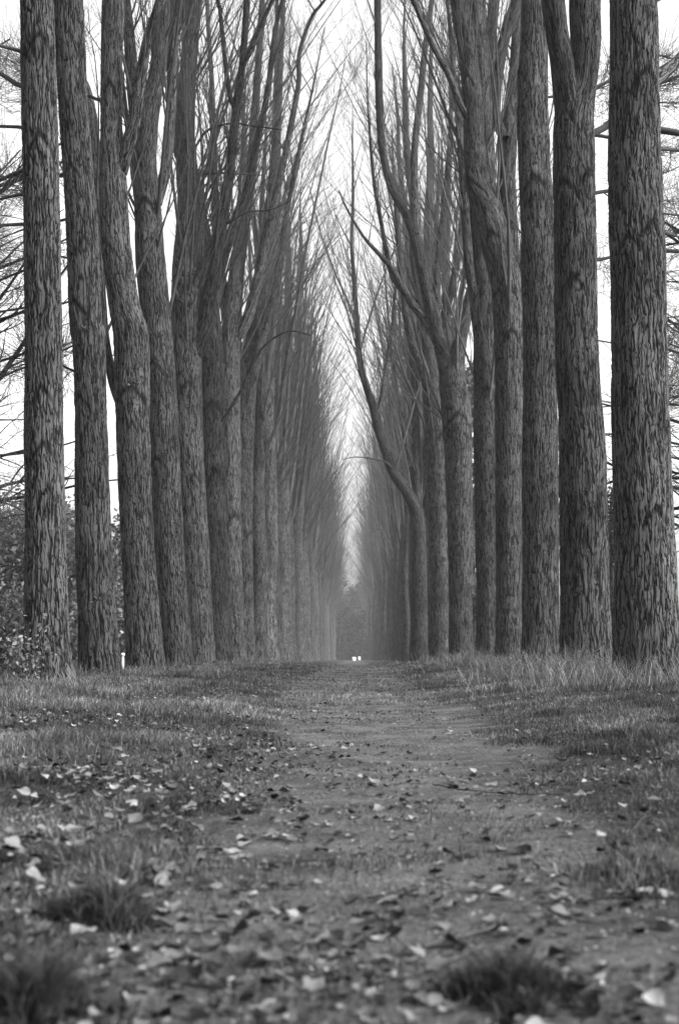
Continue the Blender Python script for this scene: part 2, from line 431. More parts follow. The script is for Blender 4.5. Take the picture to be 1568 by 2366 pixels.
def near_tree(Y, side, trunk, label, limbs=(), marks=(), top=24, res=0.05, k=64, disp=False, crown_from=None, ncrown=16, dens=0.6, side_br=(), seed=1, flare=True, maxl=2, cmaxl=2, sprout=3, wmul=1.0):
    wf = lambda rows_: [(a, b_, c * (wmul if b_ < 1050 else 1 + (wmul - 1) * max(0, min(1, (1450 - b_) / 400)))) for a, b_, c in rows_]
    trunk = wf(trunk); limbs = [tuple([wf(l_[0])] + list(l_[1:])) for l_ in limbs]
    group = ROW_GROUP_L if side < 0 else ROW_GROUP_R
    tr = trace(trunk, Y)
    bx, by = tr[0][0], tr[0][1]; bz = float(gz(bx, by))
    # make sure the foot goes into the soil
    r0 = tr[0][3]
    if tr[0][2] > bz - 0.05: tr.insert(0, [bx, by, bz - 0.12, r0 * (1.12 if flare else 1.02)])
    else: tr[0][2] = bz - 0.15
    last_px_z = tr[-1][2]
    full = ext_top(tr, max(top, last_px_z + 5), seed)
    e = empty('poplar_tree', (bx, by, bz)); off = (bx, by, bz)
    tag(e, label, 'tree', group)
    mk = []
    for (px, py, s) in marks:
        p, mpp = P(px, py, Y); q = along(full, p[2])
        if q is None: continue
        s_ = max(-0.95, min(0.95, (p[0] - q[0]) / q[3])); theta = -math.acos(s_)   # front side faces -y
        mk.append((p[2], theta, s * mpp))
    # E2 = T x E1 = z x x = +y  -> front is negative theta
    obj('trunk', stem_mesh('poplar_trunk', full, res, k, BARKD if disp else BARK, off, seed, marks=mk, foot=True), e)
    T = Tubes(); crown_stems = [full]
    for li, spec in enumerate(limbs):
        pts, dy, ltop = spec[0], spec[1], spec[2]
        yo = spec[3] if len(spec) > 3 else 0.0
        lr = trace(pts, Y + yo, dy)
        if ltop: lr = ext_top(lr, max(ltop, lr[-1][2] + 5), seed * 31 + li)
        thick = max(a[3] for a in lr)
        obj('limb', stem_mesh('poplar_limb', lr, max(res * 1.5, 0.08), max(12, k // 3), BARK, off, seed + li + 3, lump=0.04), e)
        # twigs on the limb
        zlo, zhi = lr[0][2], lr[-1][2]
        ll = zhi - zlo
        if ll > 0.8:
            side_limbs(T, lr, zlo + ll * 0.12, zhi - ll * 0.02, int(5 + ll * 0.9) if ltop else 3, 0, dens if ltop else .3, (0.3, 0.6), big=min(0.75, 0.25 + 0.05 * ll), bias=0, maxl=maxl)
    z0 = crown_from if crown_from else last_px_z * 0.8
    side_limbs(T, full, z0, full[-1][2] - 0.5, ncrown, -side, dens if Y < 33 else .3, (0.18, 0.5), 0.9, 0.3, cmaxl)
    for (px, py, dirx, diry, dz, Ln, r) in side_br:
        p, mpp = P(px, py, Y); q = along(full, p[2])
        if q is None: continue
        grow(T, q[:3], (dirx, diry, dz), r, Ln, 0, 0.0, 0.12, 1.0, 3, droop=True)
    if Y > 33: whips(T, full, 7, 17, 7)
    if Y > 40: inward(T, full, 10, 22, 9, -side, .34)
    T.sprout(sprout if Y < 33 else 2, .4, 1.3, .004, .6, seed=seed)
    if T.d: obj('crown', T.mesh('poplar_crown', TWIG, off), e)
    return e, full, off

# ---- left row
eL1, fL1, oL1 = near_tree(19.7, -1, [(114, 1585, 122), (110, 1535, 108), (108, 1400, 99), (106, 1285, 93), (103, 1035, 88), (100, 785, 83), (97, 500, 81), (92, 250, 79), (86, 0, 73)],
    'thick straight poplar trunk nearest on the left, with leafy shoots round its foot', marks=[(98, 95, 22), (100, 325, 18), (104, 900, 14), (108, 1030, 16)], res=0.022, k=150, disp=True, crown_from=10, seed=11, top=27,
    side_br=[(95, 215, -1, .5, .45, 4, .045), (95, 300, -1, .4, .25, 3.4, .03), (95, 440, -1, 1.2, .05, 3.6, .03), (98, 515, -1, .3, -.02, 3.8, .028), (95, 610, -1, .5, -.3, 3.0, .022), (100, 130, -1, -.3, .3, 3.4, .03), (100, 380, -.9, 1.4, .3, 4, .04),
             (104, 1180, -1, .6, -.1, 2.6, .012), (104, 1310, -1, .4, -.02, 2.4, .013), (100, 700, -1, .9, -.2, 3.4, .02)])
eL2, fL2, oL2 = near_tree(25.1, -1, [(231, 1575, 104), (230, 1535, 94), (218, 1285, 82), (212, 1035, 74), (206, 785, 73), (199, 750, 71), (188, 500, 71), (170, 250, 66), (157, 0, 70)],
    'second poplar from the left edge, slim trunk leaning a little outward', marks=[(178, 700, 16), (190, 920, 16), (168, 390, 14), (200, 560, 14)], res=0.026, k=120, disp=True, crown_from=12, seed=12, top=28,
    side_br=[(180, 400, -1, 1, .3, 4, .05), (185, 500, -1, .8, 0, 4, .03), (200, 880, -.8, .6, .5, 2.4, .03), (165, 130, -.6, 1.4, .6, 4, .04), (190, 600, -1, 1, .2, 3.5, .025), (205, 780, -1, .7, -.3, 3, .02)])
eL3, fL3, oL3 = near_tree(30.5, -1, [(338, 1560, 96), (336, 1535, 88), (320, 1285, 75), (309, 1035, 75), (306, 935, 77), (303, 785, 80), (286, 700, 70), (268, 560, 66), (262, 430, 62), (258, 300, 50), (258, 150, 48), (262, 0, 50)],
    'forked poplar on the left with a pale sawn knot high on its trunk', marks=[(306, 900, 30), (246, 560, 22), (258, 200, 18)], res=0.03, k=110, disp=True, crown_from=15, seed=13, top=28,
    limbs=[([(278, 400, 34), (288, 365, 32), (308, 290, 30), (322, 200, 28), (336, 115, 24), (352, 50, 20), (368, 0, 18)], -0.6, 22),
           ([(285, 940, 30), (262, 880, 24), (244, 790, 22), (236, 700, 22), (226, 550, 26), (218, 350, 30), (205, 230, 24), (180, 150, 14)], 2.0, 17, 0.15)],
    side_br=[(255, 240, -1, .7, .5, 4, .05)])
# sawn knot on it
p, mpp = P(306, 892, 30.5); q = along(fL3, p[2])
th = np.linspace(0, 2 * np.pi, 15)[:-1]; R_ = 0.062
Vk = []
for d_, s_ in ((0.06, 1.3), (-0.045, 1.0), (-0.05, .9), (-0.047, .0)):
    for t in th: Vk.append((p[0] + R_ * s_ * math.cos(t), q[1] - q[3] - 0.0 + d_, p[2] + R_ * s_ * math.sin(t) * 1.1))
Fk = [[i * 14 + j, i * 14 + (j + 1) % 14, (i + 1) * 14 + (j + 1) % 14, (i + 1) * 14 + j] for i in range(3) for j in range(14)]
o = obj('sawn_knot', mesh_from('sawn_knot', np.array(Vk) - np.array(oL3), np.array(Fk), WOODCUT), eL3); tag(o, 'pale sawn branch knot')
near_tree(35.9, -1, [(412, 1552, 84), (408, 1530, 78), (390, 1285, 70), (380, 1035, 62), (370, 835, 56), (350, 625, 60), (342, 480, 54), (336, 375, 46), (345, 260, 42), (362, 180, 34), (370, 100, 32), (376, 0, 30)],
    'fourth poplar on the left, its trunk swelling at a chevron scar and forking high up', marks=[(357, 840, 24), (365, 1060, 14), (338, 470, 20)], res=0.035, k=90, crown_from=10, ncrown=38, seed=14, wmul=1.15, top=29,
    limbs=[([(345, 470, 40), (328, 380, 36), (318, 300, 30), (308, 200, 26), (300, 100, 24), (290, 0, 20)], 1.2, 20), ([(362, 470, 24), (385, 380, 22), (395, 250, 20), (402, 120, 18), (415, 0, 16)], 0.8, 22)])
near_tree(41.3, -1, [(466, 1548, 78), (463, 1530, 70), (450, 1285, 62), (436, 1035, 58), (430, 835, 60), (434, 640, 62), (441, 500, 52), (432, 380, 40), (430, 250, 32), (440, 100, 32), (448, 0, 33)],
    'fifth poplar on the left, trunk curving back inward at the top of the photo', marks=[(438, 890, 16), (452, 1100, 14), (430, 200, 10)], res=0.04, k=80, crown_from=10, ncrown=22, seed=15, wmul=1.2, top=30,
    limbs=[([(440, 840, 34), (470, 760, 30), (490, 650, 26), (515, 500, 22), (530, 400, 20), (545, 260, 18), (560, 150, 14), (570, 0, 12)], -1.5, 24),
           ([(450, 650, 5), (478, 585, 5), (505, 535, 5), (540, 508, 4), (575, 490, 3), (625, 484, 3), (670, 465, 2)], -0.6, 0, -.4), ([(446, 350, 4), (475, 305, 5), (510, 290, 4), (540, 285, 4), (590, 292, 3), (652, 300, 2)], -.5, 0, -.3), ([(420, 412, 4), (460, 405, 4), (500, 400, 4), (560, 402, 3), (605, 405, 2)], -.5, 0, -.3), ([(512, 975, 6), (555, 905, 6), (590, 830, 5), (620, 790, 4), (670, 765, 3), (720, 775, 2)], -.5, 0, -.3), ([(440, 720, 3), (415, 690, 3), (400, 640, 4), (440, 635, 3), (468, 625, 2)], -.5, 0, -.5),
           ([(544, 252, 12), (530, 215, 10), (518, 120, 9), (508, 20, 8), (503, 0, 8)], -0.5, 22, -1.0), ([(561, 145, 11), (580, 115, 11), (605, 55, 9), (630, 0, 8)], -0.8, 21, -1.4)])
near_tree(46.7, -1, [(508, 1545, 70), (505, 1528, 64), (497, 1285, 55), (490, 1035, 54), (487, 835, 56), (480, 700, 46), (470, 560, 40), (440, 420, 30), (412, 330, 28), (400, 200, 26), (396, 0, 24)],
    'sixth poplar on the left with a large chevron scar under its swollen neck', marks=[(492, 935, 22), (500, 1090, 14)], res=0.05, k=70, crown_from=10, ncrown=20, seed=16, wmul=1.1, top=30,
    limbs=[([(487, 760, 30), (505, 640, 24), (540, 520, 20), (575, 420, 16), (600, 300, 14), (620, 200, 12), (635, 75, 10), (652, 0, 8)], -1.5, 26)])
near_tree(52.1, -1, [(541, 1541, 64), (539, 1526, 58), (533, 1285, 50), (530, 1035, 48), (530, 835, 46), (540, 700, 38), (556, 560, 30), (580, 400, 24), (590, 250, 18), (600, 100, 14), (606, 0, 12)],
    'seventh poplar on the left, slender trunk dividing into long upright stems', marks=[(545, 1190, 12)], res=0.06, k=56, crown_from=10, ncrown=20, seed=17, wmul=1.08, top=30,
    limbs=[([(530, 800, 26), (570, 740, 24), (600, 625, 21), (620, 525, 19), (655, 375, 15), (675, 275, 13), (690, 190, 11), (692, 120, 9), (720, 40, 8), (750, 0, 6)], -2.0, 22),
           ([(532, 860, 24), (520, 700, 22), (500, 560, 18), (495, 400, 14), (490, 200, 11), (480, 40, 9)], 1.5, 24)])
near_tree(57.5, -1, [(566, 1538, 60), (564, 1526, 54), (560, 1285, 46), (562, 1035, 44), (575, 835, 38), (600, 680, 30), (622, 500, 24), (640, 300, 16), (650, 100, 11), (655, 0, 8)],
    'eighth poplar on the left, drawn in to a bundle of fine upright branches', marks=[(580, 1230, 10)], res=0.07, k=48, crown_from=10, ncrown=22, seed=18, wmul=1.12, top=30,
    limbs=[([(566, 950, 26), (600, 800, 20), (640, 640, 15), (665, 480, 11), (690, 350, 8)], -2.0, 25), ([(568, 1000, 24), (550, 800, 18), (545, 600, 15), (560, 400, 12)], 1.0, 25)])

# ---- right row
eR1, fR1, oR1 = near_tree(20.1, 1, [(1497, 1575, 168), (1494, 1535, 158), (1492, 1440, 150), (1489, 1285, 137), (1480, 1035, 130), (1475, 785, 125), (1474, 625, 124), (1468, 500, 122), (1464, 250, 114), (1462, 0, 106)],
    'stoutest poplar trunk, nearest on the right with deep ridged bark', marks=[(1480, 180, 34), (1490, 530, 30), (1440, 560, 20), (1500, 1180, 14)], res=0.022, k=170, disp=True, crown_from=10, seed=21, top=28,
    limbs=[([(1500, 190, 40), (1535, 165, 30), (1570, 135, 26), (1620, 60, 22)], 1.0, 14)],
    side_br=[(1480, 20, 1, .3, .5, 3.4, .05), (1500, 295, 1, .1, .02, 3.2, .06), (1500, 350, 1, .5, .35, 3, .04), (1500, 580, 1, .4, .1, 3, .035), (1500, 480, 1, .6, -.1, 3, .02), (1500, 890, 1, .4, .2, 2.4, .012), (1500, 700, 1, 1.2, -.2, 3, .02), (1500, 520, 1, 1.4, .1, 3, .02)])
near_tree(25.6, 1, [(1352, 1560, 122), (1351, 1485, 116), (1348, 1285, 108), (1344, 1035, 106), (1336, 910, 100), (1330, 785, 98), (1328, 560, 96), (1325, 375, 94), (1326, 270, 88), (1345, 190, 66), (1352, 100, 68), (1350, 0, 70)],
    'second poplar on the right, thick trunk forked near the top beside a ragged burr', marks=[(1297, 430, 24), (1352, 410, 18), (1315, 650, 18), (1300, 270, 16)], res=0.026, k=130, disp=True, crown_from=11, seed=22, top=28,
    limbs=[([(1314, 300, 62), (1308, 230, 60), (1297, 140, 54), (1285, 70, 52), (1276, 0, 54)], -0.5, 24)],
    side_br=[(1340, 450, 1, .8, .4, 3.5, .05), (1345, 600, 1, .9, .1, 3, .05), (1350, 940, 1, .9, .1, 2.4, .02), (1340, 330, 1, .7, .8, 4, .09), (1340, 230, .8, 1, .9, 4, .05), (1340, 780, 1, 1, .1, 3, .02)])
eR3, fR3, oR3 = near_tree(31.5, 1, [(1250, 1545, 92), (1249, 1485, 86), (1248, 1285, 84), (1247, 1035, 81), (1246, 785, 78), (1243, 625, 77), (1240, 500, 77), (1233, 375, 72), (1230, 250, 70), (1232, 125, 64), (1232, 0, 54)],
    'third poplar on the right, straight trunk with a domed branch scar half way up', marks=[(1229, 420, 38), (1262, 330, 16), (1200, 170, 18), (1275, 840, 16)], res=0.03, k=110, disp=True, crown_from=13, seed=23, top=29,
    side_br=[(1240, 230, 1, 1, .5, 3, .04)])
near_tree(38.0, 1, [(1177, 1540, 72), (1176, 1485, 66), (1175, 1285, 60), (1174, 1035, 58), (1176, 785, 66), (1168, 650, 66), (1150, 560, 62), (1122, 470, 56), (1100, 400, 50), (1092, 250, 42), (1080, 125, 40), (1060, 0, 38)],
    'fourth poplar on the right, heavy stem sweeping left above its twisted fork', marks=[(1082, 412, 16), (1128, 540, 22), (1175, 770, 14), (1075, 180, 14)], res=0.035, k=90, crown_from=11, ncrown=38, seed=24, wmul=1.08, top=28,
    limbs=[([(1128, 480, 40), (1125, 400, 34), (1122, 300, 34), (1114, 180, 36), (1104, 70, 38), (1100, 0, 38)], 0.5, 26),
           ([(1176, 700, 44), (1178, 600, 40), (1172, 450, 36), (1172, 380, 36), (1180, 250, 34), (1190, 150, 26), (1196, 0, 22)], 1.0, 26),
           ([(1090, 290, 16), (1065, 245, 15), (1032, 165, 14), (1000, 105, 13), (955, 0, 11)], -1.0, 16), ([(1165, 320, 22), (1142, 260, 24), (1150, 160, 26), (1172, 60, 22), (1190, 0, 20)], 1.2, 22)],
    side_br=[(1180, 600, 1, 1, .8, 2.5, .05), (1180, 480, 1, 1, .8, 2.5, .04)])
near_tree(43.5, 1, [(1128, 1536, 60), (1127, 1485, 54), (1126, 1285, 50), (1124, 1035, 46), (1122, 785, 44), (1118, 650, 42), (1104, 500, 36), (1098, 350, 28), (1110, 200, 24), (1130, 100, 20), (1140, 0, 18)],
    'fifth poplar on the right, narrow trunk tucked behind the sweeping fourth one', marks=[(1122, 900, 12)], res=0.04, k=70, crown_from=11, ncrown=38, seed=25, wmul=1.3, top=29,
    limbs=[([(1112, 800, 26), (1098, 700, 22), (1082, 600, 18), (1072, 450, 15), (1060, 300, 12), (1050, 200, 10)], -0.5, 24)])
near_tree(53.0, 1, [(1066, 1536, 64), (1064, 1500, 56), (1062, 1285, 52), (1058, 1035, 54), (1052, 930, 58), (1045, 870, 50), (1062, 790, 26), (1080, 710, 24), (1095, 640, 22), (1100, 500, 18), (1096, 350, 14), (1090, 200, 10)],
    'sixth poplar on the right, broad trunk opening into a wide vase of limbs', marks=[(1053, 960, 16), (1022, 995, 12)], res=0.05, k=70, crown_from=11, ncrown=22, seed=26, wmul=1.2, top=28,
    limbs=[([(1040, 890, 40), (1024, 820, 30), (1002, 745, 24), (970, 600, 22), (952, 525, 21), (927, 475, 18), (902, 425, 16), (882, 340, 15), (875, 200, 15), (872, 0, 13)], -1.2, 24),
           ([(958, 540, 16), (957, 450, 15), (957, 350, 14), (970, 225, 13), (980, 125, 12), (997, 0, 9)], 0.6, 24, -0.9),
           ([(1030, 850, 22), (1008, 720, 14), (1010, 610, 12), (1022, 500, 11), (1037, 350, 10), (1042, 240, 9)], 0.8, 22),
           ([(1020, 810, 20), (985, 745, 17), (947, 695, 15), (920, 645, 12), (897, 610, 10), (842, 550, 6), (800, 480, 4), (783, 440, 3)], -1.5, 0),
           ([(960, 700, 14), (920, 660, 12), (902, 625, 10), (882, 525, 8), (865, 430, 7), (857, 350, 6)], 1.5, 16),
           ([(1070, 880, 20), (1100, 840, 16), (1125, 780, 14)], 1.5, 14), ([(1030, 860, 24), (1012, 780, 18), (1040, 680, 14), (1062, 560, 12), (1070, 420, 10)], 1.5, 22)])
near_tree(62.0, 1, [(1022, 1532, 58), (1020, 1500, 54), (1018, 1285, 48), (1012, 1035, 42), (1004, 900, 34), (990, 790, 24), (975, 700, 20), (958, 600, 17), (955, 480, 14), (940, 350, 12), (935, 200, 9)],
    'seventh poplar on the right, grey trunk with a pale left edge above a dark hollow', marks=[(1022, 1000, 12)], res=0.06, k=56, crown_from=11, ncrown=22, seed=27, wmul=1.35, top=29,
    limbs=[([(1008, 960, 26), (980, 860, 20), (950, 780, 16), (935, 700, 13), (925, 600, 11)], -1.0, 24), ([(1010, 940, 22), (1022, 800, 18), (1030, 700, 14), (1025, 560, 11)], 1.0, 25)])
near_tree(72.0, 1, [(968, 1530, 44), (968, 1500, 40), (968, 1300, 38), (962, 1185, 36), (935, 1130, 30), (908, 1090, 28), (890, 1040, 26), (872, 985, 25), (862, 940, 24), (845, 890, 20), (831, 835, 17), (826, 770, 16), (818, 650, 12), (812, 560, 9), (815, 460, 8)],
    'crooked dark poplar on the right whose stem bends far out over the path', res=0.07, k=48, crown_from=12, ncrown=14, seed=28, wmul=.85, top=21, dens=0.7,
    limbs=[([(868, 965, 17), (880, 925, 14), (888, 870, 12), (896, 810, 10), (905, 760, 9), (915, 640, 7)], 0.6, 19), ([(962, 1200, 30), (962, 1050, 24), (958, 900, 18), (950, 760, 14)], 1.0, 24),
           ([(864, 955, 12), (855, 920, 9), (842, 865, 6), (832, 800, 5)], -0.6, 17), ([(945, 1150, 12), (900, 1075, 6), (860, 1060, 5), (820, 1056, 3), (790, 1062, 2)], -1.2, 0),
           ([(826, 760, 8), (805, 700, 6), (770, 620, 5), (735, 520, 4), (715, 430, 3)], -1.5, 0)])

# long dead arching branches that reach over the avenue from the left row (children of their own trees were traced above)
# ------------------------------------------------------------------ far trees: a few kinds, copied down both rows
def far_variant(seed):
    random.seed(seed)
    rows = []; x = y = 0; H = rnd(27, 35); r0 = rnd(.38, .52)
    nseg = 12; lx, ly = rnd(-.015, .02), rnd(-.03, .03)
    for i in range(nseg + 1):
        t = i / nseg
        rows.append([x, y, -0.15 + H * t, max(.02, r0 * (1.25 - .3 * min(1, t * 12)) * (1 - t) ** .75 + 0.02)])
        x += rnd(-.15, .15) + lx * H / nseg * (1 + t); y += rnd(-.15, .15) + ly * H / nseg
    tm = stem_mesh('poplar_trunk', rows, 0.2, 20, BARK, (0, 0, 0), seed, foot=True)
    T = Tubes()
    # big co-dominant stems
    stems = [rows]
    for i in range(random.randint(2, 4)):
        z = rnd(8, 14); q = along(rows, z); az = rnd(0, 6.28)
        d = np.array([math.cos(az) * .16, math.sin(az) * .16, 1.0]); p_ = q[:3].copy(); rr = q[3] * rnd(.3, .5); Ln = H * rnd(.75, .95) - z; m = 9
        pts, rad_ = [p_], [rr]; d = unit(d)
        for j in range(m - 1):
            d = unit(d + np.array([rnd(-.05, .05), rnd(-.05, .05), .05])); p_ = p_ + d * Ln / (m - 1); pts.append(p_); rad_.append(max(.012, rr * (1 - (j + 1) / (m - 1)) + .012))
        T.add(pts, rad_, 7); st = [list(a) + [b_] for a, b_ in zip(pts, rad_)]
        side_limbs(T, st, z + 1.2, st[-1][2] - .3, 6, 0, 0.3, (0.15, 0.5), 0.65, 0.1, 2)
    side_limbs(T, rows, rnd(7, 11), H - .6, 12, 1, 0.3, (0.15, 0.5), .9, 0.15, 2)
    inward(T, rows, 8.0, H - 7, 10, 1, .28)
    whips(T, rows, 9, 18, 5, .26)
    T.sprout(2, .5, 1.6, .0045, .75, seed)
    return tm, T.mesh('poplar_crown', TWIG)
VAR = [far_variant(100 + i) for i in range(7)]
random.seed(55)
for side in (-1, 1):
    start = 62.9 if side < 0 else 67.0
    i = 0; yy = start
    while yy < 338:
        tm, cm = VAR[(i * 3 + (side > 0) * 2 + random.randint(0, 1)) % 7]
        x_ = side * 4.15 + rnd(-.18, .18) + 0.05 - (.28 if i == 0 and side < 0 else 0); y_ = yy + rnd(-.35, .35)
        e = empty('poplar_tree', (x_, y_, float(gz(x_, y_))))
        e.rotation_euler = (rnd(-.012, .012), rnd(-.012, .012), (0 if side < 0 else math.pi) + rnd(-.6, .6))
        s_ = rnd(.9, 1.1); e.scale = (s_, s_, s_ * rnd(.95, 1.05))
        if side < 0: tag(e, 'slender bare poplar far down the left row, fading into the haze', 'tree', 'distant poplars of the left row')
        else: tag(e, 'slender bare poplar far down the right row, fading into the haze', 'tree', 'distant poplars of the right row')
        obj('trunk', tm, e); obj('crown', cm, e)
        i += 1; yy += 5.4

# big spreading bare trees standing outside both rows; their limbs show between and beside the near trunks
def spreading(x, y, h, label, seed, side):
    random.seed(seed); z = float(gz(x, y)); e = empty('bare_tree', (x, y, z)); tag(e, label, 'tree')
    rows = [[0, 0, -.15, .42], [.05, 0, 2, .33], [.1, .1, h * .3, .27], [-.1, .1, h * .6, .17], [0, 0, h * .95, .03]]
    obj('trunk', stem_mesh('bare_tree_trunk', rows, .12, 30, BARK, (0, 0, 0), seed), e)
    T = Tubes()
    for i in range(30):
        zz = 3.0 + (h - 4) * i / 30; q = along(rows, zz); az = rnd(0, 6.283); an = rnd(.9, 1.5) - .5 * i / 30
        if i % 2 == 0: az = (0 if side < 0 else math.pi) + rnd(-1.0, 1.0)
        d = np.array([math.cos(az) * math.sin(an), math.sin(az) * math.sin(an), math.cos(an)])
        Lx = rnd(5.5, 8.5) * (1 - .4 * i / 30)
        lim = (abs(x) - 4.9) / max(.05, abs(d[0])) if d[0] * side < 0 else 99
        grow(T, q[:3], d, rnd(.06, .13), min(Lx, lim), 0, -.01, .16, .75, 2, droop=(i % 3 == 0))
    T.sprout(3, .2, .7, .004, .05, seed)
    obj('crown', T.mesh('bare_tree_crown', DEAD), e)
spreading(-11.2, 33, 15, 'wide spreading bare tree behind the two nearest left trunks, its limbs crossing the left edge', 601, -1)
spreading(-12.5, 27, 14, 'bare tree outside the left edge reaching drooping twigs beside the nearest left trunk', 602, -1)
spreading(11.5, 30, 15, 'wide spreading bare tree beyond the right row, limbs showing between the two nearest right trunks', 603, 1)
spreading(13.5, 44, 15, 'second spreading bare tree beyond the right row, further back', 604, 1)

# ------------------------------------------------------------------ leafy trees and shrubs of the background
def leafy(name, x, y, h, wd, nleaf, ls, mat, label, cat, group=None, trunk=True, lobes=14, seed=0, lowest=0.15, bare=0.0):
    r = np.random.default_rng(seed); random.seed(seed)
    z = float(gz(x, y)); e = empty(name, (x, y, z)); tag(e, label, cat, group)
    T = Tubes(); cents = []
    if trunk:
        rows = [[0, 0, -.15, h * .022 + .03], [rnd(-.02, .02) * h, 0, h * .35, h * .017 + .02], [rnd(-.04, .04) * h, rnd(-.04, .04) * h, h * .7, h * .009 + .01], [0, 0, h * .95, .01]]
        obj('trunk', stem_mesh('trunk', rows, max(.1, h * .04), 12, BARK, (0, 0, 0), seed), e)
    for i in range(lobes):
        t = lowest + (1 - lowest) * (i + r.random()) / lobes; az = r.random() * 6.283
        prof = math.sin(min(1, max(.12, (1 - t) * 1.25 + .1)) * math.pi * .5) * (0.55 + 0.45 * min(1, t * 3))
        rr = wd * .5 * prof * (.35 + .65 * math.sqrt(r.random()))
        c = np.array([math.cos(az) * rr, math.sin(az) * rr, h * t * .93]); s = wd * (.13 + .1 * r.random())
        cents.append((c, s))
        b0 = np.array([0, 0, max(.05, h * t * .93 - rr * .9)])
        T.add([b0, b0 * .5 + c * .5 + [0, 0, -.05 * h], c, c + (c - b0) * .25], [h * .006 + .004, h * .004 + .003, h * .0025 + .002, .003], 4)
        for j in range(6):
            q = c + r.normal(size=3) * s * .8; T.add([c, (c + q) / 2 + r.normal(size=3) * s * .1, q], [h * .0022 + .002, h * .0015 + .001, .002], 3)
    obj('branches', T.mesh('branches', TWIG), e)
    per = nleaf // lobes; C_ = np.concatenate([c + r.normal(size=(per, 3)) * s * np.array([.62, .62, .5]) for c, s in cents])
    C_ = C_[C_[:, 2] > 0.02]
    o = leaf_cloud('foliage', C_, ls, mat, r); o.parent = e
    return e
def leaf_cloud(name, C_, ls, mat, r, flat=False):
    n = len(C_)
    a = r.normal(size=(n, 3)); a /= np.linalg.norm(a, axis=1, keepdims=True)
    b_ = np.cross(a, r.normal(size=(n, 3))); b_ /= np.linalg.norm(b_, axis=1, keepdims=True)
    s = ls * (.6 + .8 * r.random(n))[:, None]
    nn = np.cross(a, b_)
    V = np.stack([C_ - a * s, C_ + b_ * s * .55 + nn * s * .15, C_ + a * s, C_ - b_ * s * .55 + nn * s * .15], 1).reshape(-1, 3)
    F = np.arange(4 * n).reshape(n, 4)
    tone = np.repeat(r.random(n), 4)
    return obj(name, mesh_from(name, V, F, mat, smooth=False, attrs={'tone': ('FLOAT', tone)}))

# wood on the left, beyond the row
lw = [(-17.5, 52, 7.6, 7), (-13.5, 60, 6.0, 6), (-22, 66, 9.5, 8), (-17, 74, 9, 8), (-13, 80, 7.5, 7), (-24, 84, 11, 9), (-19, 96, 10, 9), (-14, 104, 9.0, 8), (-29, 100, 13, 10), (-24, 118, 12, 10)]
lbl = ['low leafy tree in the wood left of the avenue', 'rounded leafy tree seen between the left trunks']
for i, (x, y, h, wd) in enumerate(lw):
    leafy('broadleaf_tree', x, y, h, wd, 13000, .085 + y * .0006, FOLIP, 'bushy leafy tree in the wood seen behind the left trunks', 'tree', 'leafy trees of the wood on the left', seed=300 + i, lowest=.06, lobes=26)
# wood closing the far end
fw = [(-7, 346, 12, 10, 1), (-2.4, 350, 13.5, 8, 1), (1.4, 347, 10.5, 7, 1), (5.0, 346, 13.0, 8, 1), (11, 346, 13, 12, 1), (-15, 350, 15, 12, 1), (19, 350, 16, 13, 1), (-4.2, 372, 24, 9, 0), (1.5, 366, 20, 8, 0), (5.4, 380, 25, 9, 0), (11, 372, 21, 12, 0), (-13, 376, 25, 14, 0), (19, 378, 24, 14, 0)]
for i, (x, y, h, wd, dk) in enumerate(fw):
    if dk: leafy('evergreen_tree', x, y, h, wd, 6500, .36, FOLID, 'low dark evergreen closing the far end of the avenue behind the white blocks', 'tree', 'dark evergreens at the far end', seed=340 + i, lowest=.02, lobes=30)
    else: leafy('broadleaf_tree', x, y, h, wd, 4200, .34, FOLI, 'taller loose crowned tree rising over the dark evergreens at the far end', 'tree', 'taller trees at the far end', seed=340 + i, lowest=.3, lobes=26)
# right side beyond the row: a dark holly and scrub
leafy('holly_tree', 8.98, 49, 6.2, 2.6, 5200, .07, FOLID, 'dark glossy holly seen through the gap between the two nearest right trunks', 'tree', seed=371, lowest=.02, lobes=18)
leafy('thicket_tree', 7.25, 84, 19, 3.4, 5200, .07, FOLIP, 'tall twiggy tree filling the gap between the fifth and sixth right trunks', 'tree', seed=372, lowest=.02, lobes=60)
leafy('dark_bush', 5.95, 69, 3.3, 1.5, 4200, .08, FOLID, 'low dark bush at the foot of the gap between the fifth and sixth right trunks', 'bush', seed=373, lowest=.02, lobes=12)
for i in range(8):
    leafy('hedge_shrub', 26 + i * 5.5, 150 + rnd(-6, 6), 1.9, 7, 2500, .2, FOLID, 'low shrub of the distant hedge across the field on the right', 'shrub', 'shrubs of the far right hedge', seed=380 + i, lowest=.02, lobes=14, trunk=False)

